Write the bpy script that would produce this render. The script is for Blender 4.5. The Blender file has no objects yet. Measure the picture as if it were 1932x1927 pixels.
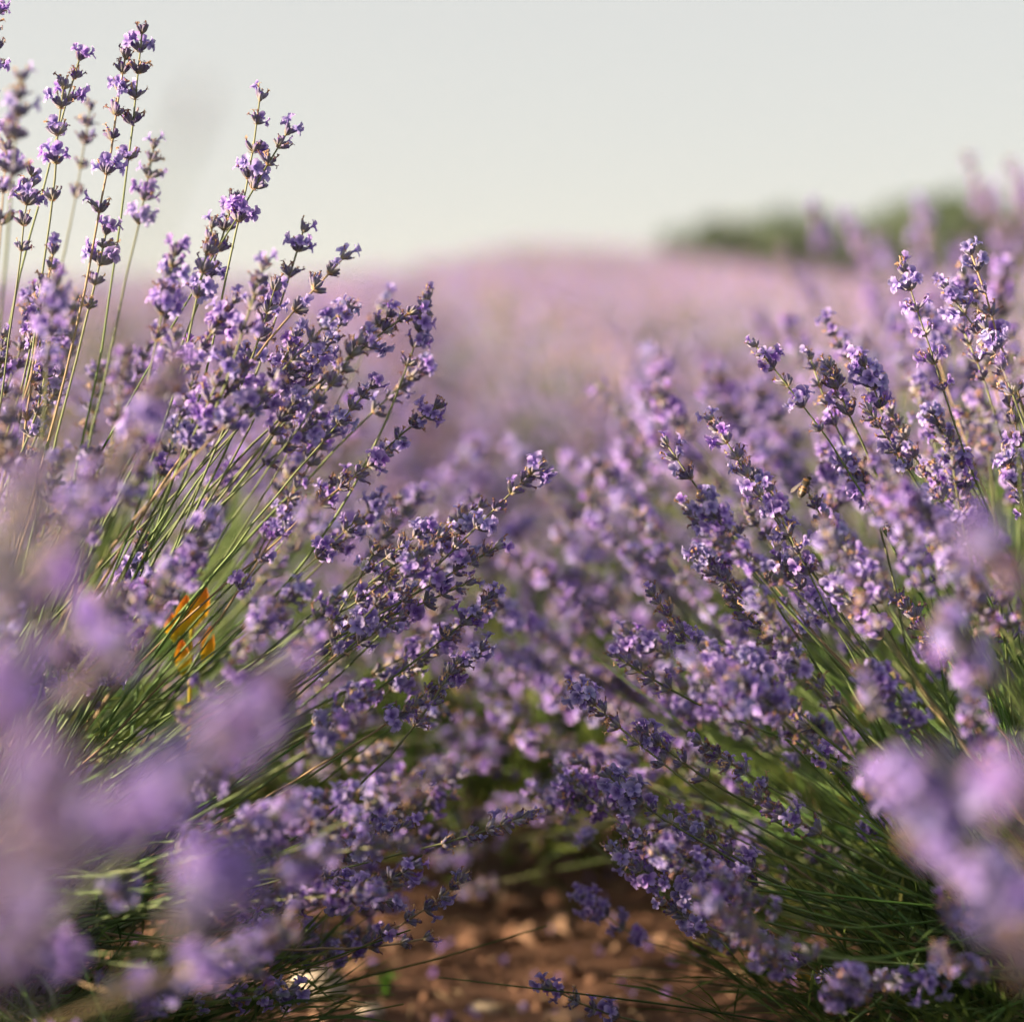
import bpy, math, random
import numpy as np
from mathutils import Vector, Matrix, Quaternion

random.seed(7)
rng = np.random.default_rng(7)
SC = bpy.context.scene
COL = SC.collection
R = math.radians

# ------------------------------------------------------------------ camera
CAM_H, PITCH, FOCUS, LENS, SENSOR, FSTOP = 0.55, R(3.75), 1.40, 50.0, 24.0, 1.9
cam_data = bpy.data.cameras.new('camera')
cam_data.lens, cam_data.sensor_width, cam_data.sensor_fit = LENS, SENSOR, 'HORIZONTAL'
cam_data.clip_start, cam_data.clip_end = 0.02, 3000
cam_data.dof.use_dof = True
cam_data.dof.focus_distance = FOCUS
cam_data.dof.aperture_fstop = FSTOP
cam_data.dof.aperture_blades = 0
cam = bpy.data.objects.new('camera', cam_data)
COL.objects.link(cam)
cam.location = (0, 0, CAM_H)
cam.rotation_euler = (R(90) - PITCH, 0, 0)
SC.camera = cam

# ------------------------------------------------------------------ world, sun, exposure
SUN_EL = R(14.5)
SUN_DIR = Vector((-0.985, -0.17, 0)).normalized() * math.cos(SUN_EL) + Vector((0, 0, math.sin(SUN_EL)))   # towards the sun
world = bpy.data.worlds.new('World')
SC.world = world
world.use_nodes = True
wn, wl = world.node_tree.nodes, world.node_tree.links
wn.clear()
sky = wn.new('ShaderNodeTexSky')
sky.sky_type = 'NISHITA'
sky.sun_disc = False
sky.sun_elevation = SUN_EL
sky.sun_rotation = math.atan2(SUN_DIR.x, SUN_DIR.y)
sky.air_density, sky.dust_density, sky.ozone_density = 1.0, 1.0, 1.0
veil = wn.new('ShaderNodeMix')                         # thin high cloud: an even, pale, almost colourless veil over the blue
veil.data_type = 'RGBA'
veil.inputs['Factor'].default_value = 0.86
veil.inputs['B'].default_value = (2.98, 2.93, 2.80, 1)
bg = wn.new('ShaderNodeBackground')
bg.inputs['Strength'].default_value = 0.053
wo = wn.new('ShaderNodeOutputWorld')
wl.new(sky.outputs[0], veil.inputs['A'])
wl.new(veil.outputs['Result'], bg.inputs['Color'])
wl.new(bg.outputs[0], wo.inputs['Surface'])
sun_data = bpy.data.lights.new('sun', 'SUN')
sun_data.energy, sun_data.angle, sun_data.color = 4.7, R(0.6), (1.0, 0.77, 0.54)
sun = bpy.data.objects.new('sun', sun_data)
COL.objects.link(sun)
sun.rotation_euler = SUN_DIR.to_track_quat('Z', 'Y').to_euler()
vs = SC.view_settings
vs.view_transform, vs.look, vs.gamma, vs.use_curve_mapping = 'Standard', 'None', 1.0, False
vs.exposure = 2.2
cy = SC.cycles
cy.max_bounces, cy.diffuse_bounces, cy.glossy_bounces, cy.transmission_bounces, cy.transparent_max_bounces = 4, 2, 1, 3, 3
cy.caustics_reflective = cy.caustics_refractive = False
cy.use_denoising = True
cy.use_adaptive_sampling = True
cy.adaptive_threshold = 0.03

# ------------------------------------------------------------------ pixel <-> place (1932-wide reading of the photograph)
PXW, PCX, PCY = 1932.0, 966.0, 963.5
TAN = SENSOR / LENS / PXW
cp, sp = math.cos(PITCH), math.sin(PITCH)
def at(px, py, depth):
    x, u = (px - PCX) * TAN * depth, -(py - PCY) * TAN * depth
    return Vector((x, depth * cp + u * sp, CAM_H - depth * sp + u * cp))
def to_px(p):
    dz = p[2] - CAM_H
    depth = p[1] * cp - dz * sp
    u = p[1] * sp + dz * cp
    return PCX + p[0] / (TAN * depth), PCY - u / (TAN * depth), depth

# ------------------------------------------------------------------ tags
def tag(o, label=None, cat=None, group=None, kind=None):
    if label: o['label'] = label
    if cat: o['category'] = cat
    if group: o['group'] = group
    if kind: o['kind'] = kind
    return o
def empty(name, loc):
    o = bpy.data.objects.new(name, None)
    o.empty_display_size = 0.05
    COL.objects.link(o)
    o.location = loc
    return o
def link(name, me, parent=None):
    o = bpy.data.objects.new(name, me)
    COL.objects.link(o)
    o.parent = parent
    return o

# ------------------------------------------------------------------ materials
def mat(name):
    m = bpy.data.materials.new(name)
    m.use_nodes = True
    n, l = m.node_tree.nodes, m.node_tree.links
    b = n['Principled BSDF']
    b.inputs['Specular IOR Level'].default_value = 0.25
    return m, n, l, b
def ramp(n, l, src, stops):
    r = n.new('ShaderNodeValToRGB')
    while len(r.color_ramp.elements) < len(stops): r.color_ramp.elements.new(0.5)
    for e, (p, c) in zip(r.color_ramp.elements, stops):
        e.position, e.color = p, (*c, 1)
    if src is not None: l.new(src, r.inputs[0])
    return r.outputs[0]
def noise(n, l, scale, detail=3, coord='Object'):
    tc = n.new('ShaderNodeTexCoord')
    t = n.new('ShaderNodeTexNoise')
    t.inputs['Scale'].default_value, t.inputs['Detail'].default_value = scale, detail
    l.new(tc.outputs[coord], t.inputs['Vector'])
    return t.outputs['Fac']
def mixc(n, l, fac, a, b, mode='MIX'):
    m = n.new('ShaderNodeMix')
    m.data_type, m.blend_type = 'RGBA', mode
    for s, v in ((m.inputs['Factor'], fac), (m.inputs['A'], a), (m.inputs['B'], b)):
        if isinstance(v, (int, float)): s.default_value = v
        elif isinstance(v, tuple): s.default_value = (*v, 1)
        else: l.new(v, s)
    return m.outputs['Result']
def hue_vary(n, l, col, rnd, dh=0.03, ds=0.3, dv=0.4):
    h = n.new('ShaderNodeHueSaturation')
    for key, mid, d in (('Hue', 0.5, dh), ('Saturation', 1.0, ds), ('Value', 1.0, dv)):
        mr = n.new('ShaderNodeMapRange')
        mr.inputs['To Min'].default_value, mr.inputs['To Max'].default_value = mid - d / 2, mid + d / 2
        if key == 'Value':
            f = n.new('ShaderNodeMath'); f.operation = 'FRACT'
            k = n.new('ShaderNodeMath'); k.operation = 'MULTIPLY'; k.inputs[1].default_value = 7.31
            l.new(rnd, k.inputs[0]); l.new(k.outputs[0], f.inputs[0]); l.new(f.outputs[0], mr.inputs['Value'])
        else:
            l.new(rnd, mr.inputs['Value'])
        l.new(mr.outputs[0], h.inputs[key])
    l.new(col, h.inputs['Color'])
    return h.outputs[0]
def attr(n, name):
    a = n.new('ShaderNodeAttribute')
    a.attribute_name = name
    return a
def translucent(m, n, l, b, col, fac):
    t = n.new('ShaderNodeBsdfTranslucent')
    l.new(col, t.inputs['Color'])
    mx = n.new('ShaderNodeMixShader')
    mx.inputs[0].default_value = fac
    l.new(b.outputs[0], mx.inputs[1]); l.new(t.outputs[0], mx.inputs[2])
    l.new(mx.outputs[0], n['Material Output'].inputs['Surface'])

def make_materials():
    M = {}
    # corolla: violet lobes, paler towards the rim, deeper in the throat
    m, n, l, b = mat('petal')
    a, oi = attr(n, 'tt'), n.new('ShaderNodeObjectInfo')
    v = attr(n, 'vv')
    c = ramp(n, l, a.outputs['Fac'], [(0.0, (0.17, 0.11, 0.42)), (0.45, (0.35, 0.267, 0.655)), (1.0, (0.57, 0.47, 0.81))])
    c = hue_vary(n, l, c, v.outputs['Fac'], 0.035, 0.25, 0.35)
    c = hue_vary(n, l, c, oi.outputs['Random'], 0.03, 0.2, 0.2)
    l.new(c, b.inputs['Base Color'])
    b.inputs['Roughness'].default_value = 0.6
    translucent(m, n, l, b, c, 0.48)
    M['petal'] = m
    # calyx: ribbed felt tube, straw green at the foot, slate violet above
    m, n, l, b = mat('calyx')
    a, v, oi = attr(n, 'tt'), attr(n, 'vv'), n.new('ShaderNodeObjectInfo')
    c = ramp(n, l, a.outputs['Fac'], [(0.0, (0.28, 0.23, 0.11)), (0.22, (0.19, 0.175, 0.19)), (0.6, (0.135, 0.115, 0.235)), (1.0, (0.18, 0.14, 0.31))])
    c2 = ramp(n, l, a.outputs['Fac'], [(0.0, (0.30, 0.25, 0.11)), (0.5, (0.24, 0.235, 0.215)), (1.0, (0.22, 0.205, 0.29))])
    f = n.new('ShaderNodeMath'); f.operation = 'POWER'; f.inputs[1].default_value = 1.6
    l.new(v.outputs['Fac'], f.inputs[0])
    c = mixc(n, l, f.outputs[0], c, c2)
    c = hue_vary(n, l, c, oi.outputs['Random'], 0.03, 0.3, 0.35)
    l.new(c, b.inputs['Base Color'])
    b.inputs['Roughness'].default_value = 0.8
    b.inputs['Sheen Weight'].default_value = 0.8
    b.inputs['Sheen Roughness'].default_value = 0.35
    b.inputs['Sheen Tint'].default_value = (0.85, 0.82, 0.95, 1)
    translucent(m, n, l, b, c, 0.12)
    M['calyx'] = m
    # withered corollas and bracts
    m, n, l, b = mat('withered')
    v = attr(n, 'vv')
    c = ramp(n, l, v.outputs['Fac'], [(0.0, (0.13, 0.075, 0.16)), (0.22, (0.20, 0.11, 0.15)), (0.42, (0.38, 0.22, 0.12)), (0.75, (0.62, 0.44, 0.25)), (1.0, (0.48, 0.36, 0.40))])
    l.new(c, b.inputs['Base Color'])
    b.inputs['Roughness'].default_value = 0.85
    translucent(m, n, l, b, c, 0.35)
    M['withered'] = m
    m, n, l, b = mat('stem')
    a, oi = attr(n, 'tt'), n.new('ShaderNodeObjectInfo')
    c = ramp(n, l, a.outputs['Fac'], [(0.0, (0.05, 0.10, 0.025)), (0.6, (0.09, 0.15, 0.042)), (1.0, (0.16, 0.165, 0.085))])
    c = hue_vary(n, l, c, oi.outputs['Random'], 0.04, 0.3, 0.5)
    l.new(c, b.inputs['Base Color'])
    b.inputs['Roughness'].default_value = 0.55
    M['stem'] = m
    m, n, l, b = mat('dry_stem')
    a = attr(n, 'tt')
    c = ramp(n, l, a.outputs['Fac'], [(0.0, (0.17, 0.13, 0.07)), (1.0, (0.30, 0.22, 0.13))])
    l.new(c, b.inputs['Base Color'])
    b.inputs['Roughness'].default_value = 0.7
    M['dry_stem'] = m
    m, n, l, b = mat('leaf')
    v = attr(n, 'vv')
    c = ramp(n, l, v.outputs['Fac'], [(0.0, (0.03, 0.062, 0.018)), (0.5, (0.07, 0.12, 0.027)), (0.85, (0.15, 0.20, 0.04)), (1.0, (0.25, 0.23, 0.06))])
    l.new(c, b.inputs['Base Color'])
    b.inputs['Roughness'].default_value = 0.6
    translucent(m, n, l, b, c, 0.4)
    M['leaf'] = m
    m, n, l, b = mat('wood')
    c = ramp(n, l, noise(n, l, 60), [(0.3, (0.09, 0.06, 0.045)), (0.7, (0.20, 0.145, 0.10))])
    l.new(c, b.inputs['Base Color'])
    b.inputs['Roughness'].default_value = 0.9
    M['wood'] = m
    # dry reddish soil
    m, n, l, b = mat('soil')
    f1, f2, f3 = noise(n, l, 2.2, 4), noise(n, l, 38, 6), noise(n, l, 160, 4)
    c = ramp(n, l, f1, [(0.3, (0.105, 0.055, 0.034)), (0.7, (0.155, 0.085, 0.052))])
    c = mixc(n, l, 0.55, c, ramp(n, l, f2, [(0.3, (0.45, 0.40, 0.36)), (0.72, (1.25, 1.2, 1.15))]), 'MULTIPLY')
    l.new(c, b.inputs['Base Color'])
    b.inputs['Roughness'].default_value = 0.95
    bp = n.new('ShaderNodeBump'); bp.inputs['Strength'].default_value = 0.7; bp.inputs['Distance'].default_value = 0.006
    l.new(f3, bp.inputs['Height']); l.new(bp.outputs[0], b.inputs['Normal'])
    M['soil'] = m
    m, n, l, b = mat('clod')
    v = attr(n, 'vv')
    c = ramp(n, l, v.outputs['Fac'], [(0.0, (0.11, 0.06, 0.036)), (0.6, (0.18, 0.10, 0.063)), (1.0, (0.27, 0.175, 0.115))])
    l.new(c, b.inputs['Base Color'])
    b.inputs['Roughness'].default_value = 0.95
    M['clod'] = m
    m, n, l, b = mat('stone')
    c = ramp(n, l, noise(n, l, 40, 5), [(0.3, (0.26, 0.22, 0.17)), (0.7, (0.44, 0.39, 0.31))])
    l.new(c, b.inputs['Base Color'])
    b.inputs['Roughness'].default_value = 0.85
    M['stone'] = m
    m, n, l, b = mat('tree_leaf')
    v = attr(n, 'vv')
    c = ramp(n, l, v.outputs['Fac'], [(0.0, (0.03, 0.06, 0.015)), (0.6, (0.05, 0.09, 0.024)), (1.0, (0.085, 0.11, 0.035))])
    l.new(c, b.inputs['Base Color'])
    translucent(m, n, l, b, c, 0.25)
    M['tree_leaf'] = m
    m, n, l, b = mat('weed_leaf')
    a = attr(n, 'tt')
    c = ramp(n, l, a.outputs['Fac'], [(0.0, (0.24, 0.26, 0.02)), (0.35, (0.70, 0.42, 0.02)), (1.0, (0.85, 0.17, 0.015))])
    l.new(c, b.inputs['Base Color'])
    translucent(m, n, l, b, c, 0.5)
    M['weed_leaf'] = m
    m, n, l, b = mat('yellow_leaf')
    c = ramp(n, l, noise(n, l, 90), [(0.3, (0.60, 0.36, 0.015)), (0.7, (0.78, 0.55, 0.03))])
    l.new(c, b.inputs['Base Color'])
    translucent(m, n, l, b, c, 0.4)
    M['yellow_leaf'] = m
    m, n, l, b = mat('seedling_leaf')
    c = ramp(n, l, noise(n, l, 90), [(0.3, (0.07, 0.19, 0.02)), (0.7, (0.14, 0.30, 0.04))])
    l.new(c, b.inputs['Base Color'])
    translucent(m, n, l, b, c, 0.4)
    M['seedling_leaf'] = m
    m, n, l, b = mat('bee_fur')
    c = ramp(n, l, noise(n, l, 900), [(0.35, (0.012, 0.010, 0.007)), (0.7, (0.05, 0.035, 0.015))])
    l.new(c, b.inputs['Base Color'])
    b.inputs['Roughness'].default_value = 0.9
    b.inputs['Sheen Weight'].default_value = 0.4
    M['bee_fur'] = m
    m, n, l, b = mat('bee_band')
    c = ramp(n, l, noise(n, l, 900), [(0.35, (0.22, 0.10, 0.02)), (0.7, (0.42, 0.21, 0.05))])
    l.new(c, b.inputs['Base Color'])
    b.inputs['Roughness'].default_value = 0.9
    b.inputs['Sheen Weight'].default_value = 0.4
    M['bee_band'] = m
    m, n, l, b = mat('bee_wing')
    c = ramp(n, l, noise(n, l, 700), [(0.3, (0.30, 0.26, 0.22)), (0.7, (0.45, 0.40, 0.36))])
    l.new(c, b.inputs['Base Color'])
    b.inputs['Roughness'].default_value = 0.2
    b.inputs['Alpha'].default_value = 0.55
    M['bee_wing'] = m
    return M
M = make_materials()

# ------------------------------------------------------------------ mesh builder (numpy)
class MB:
    def __init__(s): s.v, s.f, s.m, s.t, s.w, s.n = [], [], [], [], [], 0
    def add(s, v, f, m=0, t=0.0, w=0.0):
        v = np.asarray(v, dtype=float)
        k = len(v)
        s.v.append(v)
        s.f += [tuple(i + s.n for i in q) for q in f]
        s.m += [m] * len(f)
        s.t.append(np.broadcast_to(np.asarray(t, float), (k,)))
        s.w.append(np.broadcast_to(np.asarray(w, float), (k,)))
        s.n += k
    def merge(s, o, mtx=None, scale=1.0, off=(0, 0, 0), matmap=None):
        v = np.concatenate(o.v) * scale
        if mtx is not None: v = v @ mtx.T
        v = v + np.asarray(off)
        s.f += [tuple(i + s.n for i in q) for q in o.f]
        s.m += [matmap[k] for k in o.m] if matmap else list(o.m)
        s.v.append(v); s.t += o.t; s.w += o.w
        s.n += len(v)
    def mesh(s, name, mats, smooth=True):
        me = bpy.data.meshes.new(name)
        v = np.concatenate(s.v)
        me.from_pydata(v.tolist(), [], s.f)
        for k in mats: me.materials.append(M[k])
        me.polygons.foreach_set('material_index', np.array(s.m, dtype=np.int32))
        if smooth: me.polygons.foreach_set('use_smooth', np.ones(len(s.f), dtype=bool))
        for nm, d in (('tt', s.t), ('vv', s.w)):
            at_ = me.attributes.new(nm, 'FLOAT', 'POINT')
            at_.data.foreach_set('value', np.concatenate(d).astype(np.float32))
        me.update()
        return me

def rot_to(d, roll=0.0):
    """3x3 whose Z column is d"""
    d = np.asarray(d, float); d = d / np.linalg.norm(d)
    a = np.array([1.0, 0, 0]) if abs(d[0]) < 0.8 else np.array([0, 1.0, 0])
    x = np.cross(a, d); x /= np.linalg.norm(x)
    y = np.cross(d, x)
    c, s_ = math.cos(roll), math.sin(roll)
    return np.stack([c * x + s_ * y, -s_ * x + c * y, d], axis=1)

def ring_faces(nr, k):
    f = []
    for i in range(nr - 1):
        for j in range(k):
            j2 = (j + 1) % k
            f.append((i * k + j, i * k + j2, (i + 1) * k + j2, (i + 1) * k + j))
    return f
def tube_path(pts, rad, k=5):
    """verts and faces of a tube along pts (n,3) with radii rad (n,)"""
    pts = np.asarray(pts, float)
    n = len(pts)
    tan = np.gradient(pts, axis=0)
    tan /= np.linalg.norm(tan, axis=1)[:, None]
    x = np.cross([0.31, 0.95, 0.05], tan[0]); x /= np.linalg.norm(x)
    v = []
    for i in range(n):
        x = x - tan[i] * (x @ tan[i]); x /= np.linalg.norm(x)
        y = np.cross(tan[i], x)
        a = np.arange(k) * 2 * math.pi / k
        v.append(pts[i] + rad[i] * (np.cos(a)[:, None] * x + np.sin(a)[:, None] * y))
    f = ring_faces(n, k)
    f.append(tuple(range(k))[::-1]); f.append(tuple((n - 1) * k + j for j in range(k)))
    return np.concatenate(v), f

def bezier(p0, p1, p2, p3, n):
    t = np.linspace(0, 1, n)[:, None]
    return (1 - t) ** 3 * p0 + 3 * (1 - t) ** 2 * t * p1 + 3 * (1 - t) * t ** 2 * p2 + t ** 3 * p3

MM = 0.001
# ------------------------------------------------------------------ lavender floral pieces
def petal_lobe(L, W, flare, curl, rs):
    """a rounded lobe starting at the origin, running along +X tilted by flare from +Z"""
    ns, nw = 5, 4
    v, t = [], []
    a = flare
    p = np.zeros(2)
    for i in range(ns):
        s = i / (ns - 1)
        if i:
            p = p + (L / (ns - 1)) * np.array([math.sin(a), math.cos(a)])
            a += curl / (ns - 1)
        w = W * (0.34 + 0.66 * math.sin(math.pi * min(1, 0.12 + 0.62 * s)) ** 0.8) * (1 if s < 0.99 else 0.55)
        for j in range(nw):
            q = j / (nw - 1) - 0.5
            cup = -0.5 * W * (2 * q) ** 2 * 0.35
            wav = rs.normal(0, 0.07 * W)
            v.append([p[0] + math.cos(a) * (cup + wav), q * w, p[1] - math.sin(a) * (cup + wav) - (0.12 * L if (i == ns - 1 and j in (0, nw - 1)) else 0)])
            t.append(0.15 + 0.85 * s)
    f = [(i * nw + j, i * nw + j + 1, (i + 1) * nw + j + 1, (i + 1) * nw + j) for i in range(ns - 1) for j in range(nw - 1)]
    return np.array(v), f, np.array(t)

def rotz(a):
    c, s = math.cos(a), math.sin(a)
    return np.array([[c, -s, 0], [s, c, 0], [0, 0, 1.0]])

def make_flower(rs):
    """two-lipped corolla on +Z: tube, two upright upper lobes, three lower lobes"""
    b = MB()
    var = rs.random()
    k, zs, rr = 6, [-1.0, 1.2, 2.8, 3.8], [0.55, 0.7, 1.0, 1.45]
    ang = np.arange(k) * 2 * math.pi / k
    v = np.concatenate([np.stack([r * np.cos(ang), r * np.sin(ang), np.full(k, z)], 1) for z, r in zip(zs, rr)]) * MM
    b.add(v, ring_faces(len(zs), k), 1, np.repeat([0.25, 0.3, 0.25, 0.1], k), var)
    for az, L, W, fl in ((0.45, 4.3, 3.9, 0.45), (-0.45, 4.3, 3.9, 0.5), (math.pi, 3.6, 3.4, 1.2), (math.pi - 1.15, 3.2, 2.9, 1.25), (math.pi + 1.15, 3.2, 2.9, 1.25)):
        sc = rs.uniform(0.85, 1.2)
        pv, pf, pt = petal_lobe(L * sc * MM, W * sc * MM, fl + rs.normal(0, 0.16), rs.uniform(0.3, 1.3), rs)
        pv = pv + np.array([1.25 * MM, 0, 3.6 * MM])
        b.add(pv @ rotz(az + rs.normal(0, 0.1)).T, pf, 1, pt, min(1, max(0, var + rs.normal(0, 0.1))))
    return b
def make_withered(rs):
    """a shrivelled corolla: a thin bent tube out of the calyx, its lobes dried to a small curl"""
    b = MB()
    var = rs.random()
    L, bx, by = rs.uniform(1.6, 4.0), rs.normal(0, 0.7), rs.normal(0, 0.7)
    pts = np.array([[0, 0, -0.8], [bx * 0.3, by * 0.3, L * 0.5], [bx, by, L]]) * MM
    v, f = tube_path(bezier(pts[0], pts[0] + [0, 0, 0.8 * MM], pts[1], pts[2], 5), np.array([0.55, 0.5, 0.45, 0.5, 0.65]) * MM, 5)
    b.add(v, f, 2, 0.5, var)
    for i in range(int(rs.integers(2, 5))):
        pv, pf, pt = petal_lobe(rs.uniform(1.2, 2.6) * MM, rs.uniform(0.8, 1.5) * MM, rs.uniform(0.2, 1.0), rs.uniform(0.8, 3.0), rs)
        b.add((pv + np.array([0.4 * MM, 0, -0.3 * MM])) @ rotz(rs.uniform(0, 6.28)).T + pts[2], pf, 2, pt, min(1, max(0, var + rs.normal(0, 0.12))))
    return b
def make_calyx(rs, bud):
    b = MB()
    var = rs.random()
    k = 8
    zs = np.array([0, 0.10, 0.28, 0.5, 0.75, 1.0])
    rr = np.array([0.36, 0.68, 1.1, 1.36, 1.3, 1.06])
    L = rs.uniform(5.9, 7.5)
    ang = np.arange(k) * 2 * math.pi / k
    rib = np.where(np.arange(k) % 2 == 0, 1.10, 0.90)
    bend = rs.normal(0, 0.35)
    v = []
    for z, r in zip(zs, rr):
        tooth = np.where(np.arange(k) % 2 == 0, 0.35, -0.1) * (z > 0.99)
        v.append(np.stack([r * rib * np.cos(ang) + bend * z * z, r * rib * np.sin(ang), L * z + tooth], 1))
    b.add(np.concatenate(v) * MM, ring_faces(len(zs), k), 0, np.repeat(zs, k), var)
    # mouth: a violet bud standing out, or a dark hollow
    e = 1.5 if bud else -1.2
    top = np.concatenate([np.stack([1.0 * rib * np.cos(ang) + bend, 1.0 * rib * np.sin(ang), np.full(k, L - 0.05)], 1),
                          np.stack([0.6 * np.cos(ang) + bend, 0.6 * np.sin(ang), np.full(k, L + e * 0.7)], 1), [[bend, 0, L + e]]]) * MM
    f = ring_faces(2, k) + [(k + j, k + (j + 1) % k, 2 * k) for j in range(k)]
    b.add(top, f, 1 if bud else 0, 0.1 if bud else 0.75, var)
    return b, L * MM, bend * MM
def make_bract(rs):
    b = MB()
    L, W = rs.uniform(3.0, 4.6) * MM, rs.uniform(1.6, 2.4) * MM
    v = np.array([[0, -0.2 * W, 0], [0, 0.2 * W, 0], [0.45 * L, -0.5 * W, 0.15 * L], [0.45 * L, 0.5 * W, 0.15 * L], [0.45 * L, 0, 0.08 * L], [L, 0, 0.42 * L]])
    b.add(v, [(0, 4, 2), (0, 1, 4), (1, 3, 4), (2, 4, 5), (4, 3, 5)], 2, 0.2, rs.uniform(0.35, 0.95))
    return b
FLOWERS = [make_flower(rng) for _ in range(8)]
WITHER = [make_withered(rng) for _ in range(6)]
CALYX = [make_calyx(rng, i % 3 == 0) for i in range(10)]

def make_whorl(rs, n, bloom, wither, spread, tip=False):
    """one ring of calyces round the stem (+Z), some with open or withered corollas"""
    b = MB()
    base = rs.uniform(0, 6.28)
    for i in range(n):
        side = i % 2
        az = base + side * math.pi + rs.normal(0, 0.85)
        if tip:
            az = i * 2.4 + base
        el = (rs.uniform(*spread))                      # angle away from the stem
        d = np.array([math.sin(el) * math.cos(az), math.sin(el) * math.sin(az), math.cos(el)])
        c, L, bend = CALYX[rs.integers(len(CALYX))]
        sc = rs.uniform(0.82, 1.12) * (0.85 if tip else 1.0)
        m = rot_to(d, rs.uniform(0, 6.28))
        off = np.array([math.cos(az), math.sin(az), 0]) * 0.9 * MM + np.array([0, 0, rs.uniform(-1.2, 1.2) * MM])
        b.merge(c, m, sc, off)
        # short stalk from the stem
        pv, pf = tube_path([off * 0.2 - np.array([0, 0, 1.4 * MM]), off * 0.7, off + d * 0.5 * MM], [0.45 * MM, 0.4 * MM, 0.4 * MM], 4)
        b.add(pv, pf, 0, 0.0, rs.random())
        tipp = off + m @ np.array([bend, 0, L]) * sc
        u = rs.random()
        if u < bloom:
            # upper lip turned towards the stem's tip
            up = np.array([0, 0, 1.0]) - d * d[2]
            if np.linalg.norm(up) < 0.05: up = np.array([1.0, 0, 0]) - d * d[0]
            fd = d * 0.75 + np.array([math.cos(az), math.sin(az), 0]) * 0.3 + rs.normal(0, 0.12, 3)
            fd /= np.linalg.norm(fd)
            x = up - fd * (up @ fd); x /= np.linalg.norm(x)
            fm = np.stack([x, np.cross(fd, x), fd], 1)
            b.merge(FLOWERS[rs.integers(len(FLOWERS))], fm, sc * rs.uniform(1.0, 1.25), tipp)
        elif u < bloom + wither:
            b.merge(WITHER[rs.integers(len(WITHER))], rot_to(d + rs.normal(0, 0.2, 3), rs.uniform(0, 6.28)), sc, tipp)
    if not tip:
        for s in (0, 1):
            for q in range(2):
                b.merge(make_bract(rs), rotz(base + s * math.pi + rs.normal(0, 0.5)), 1.0, [0, 0, -1.6 * MM])
    return b
# kinds of whorl: 0 mostly buds, 1 withered, 2 some open, 3 in full bloom
KINDS = {0: (0.03, 0.34), 1: (0.0, 0.6), 2: (0.20, 0.34), 3: (0.5, 0.2)}
WH_MB = {k: [make_whorl(rng, int(rng.integers(11, 16)), *KINDS[k], (0.30, 1.12)) for _ in range(6)] for k in KINDS}
TIP_MB = {k: [make_whorl(rng, int(rng.integers(9, 13)), KINDS[k][0] * 0.9, KINDS[k][1], (0.05, 0.75), True) for _ in range(2)] for k in KINDS}
WMATS = ['calyx', 'petal', 'withered']
WHORLS = {k: [b.mesh('whorl', WMATS) for b in WH_MB[k]] for k in KINDS}
TIPS = {k: [b.mesh('tip_whorl', WMATS) for b in TIP_MB[k]] for k in KINDS}

def pick_kind(rs, bloom):
    """bloom 0..1"""
    p = np.array([0.34 * (1.2 - bloom), 0.28 * (1.2 - bloom), 0.3 + 0.1 * bloom, 0.06 + 0.75 * bloom])
    return int(rs.choice(4, p=p / p.sum()))

def spike_gaps(rs, n, length=None):
    """distances of the whorls from the tip: close together above, farther apart below"""
    g = [0.0]
    d = rs.uniform(0.0065, 0.009)
    for i in range(1, n):
        g.append(g[-1] + d * rs.uniform(0.85, 1.15))
        d *= rs.uniform(1.12, 1.34)
    g = np.array(g)
    if length: g = g / g[-1] * length
    return g

def stalk_points(p, gaps, n=26):
    """resample a curve and give position and tangent at each distance from its tip"""
    seg = np.linalg.norm(np.diff(p, axis=0), axis=1)
    s = np.concatenate([[0], np.cumsum(seg)])
    out = []
    for g in gaps:
        q = max(0.0, s[-1] - g)
        pos = np.array([np.interp(q, s, p[:, i]) for i in range(3)])
        q2 = max(0.0, q - 0.006)
        pos2 = np.array([np.interp(q2, s, p[:, i]) for i in range(3)])
        q3 = min(s[-1], q + 0.006)
        pos3 = np.array([np.interp(q3, s, p[:, i]) for i in range(3)])
        t = pos3 - pos2
        out.append((pos, t / np.linalg.norm(t)))
    return out

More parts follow.
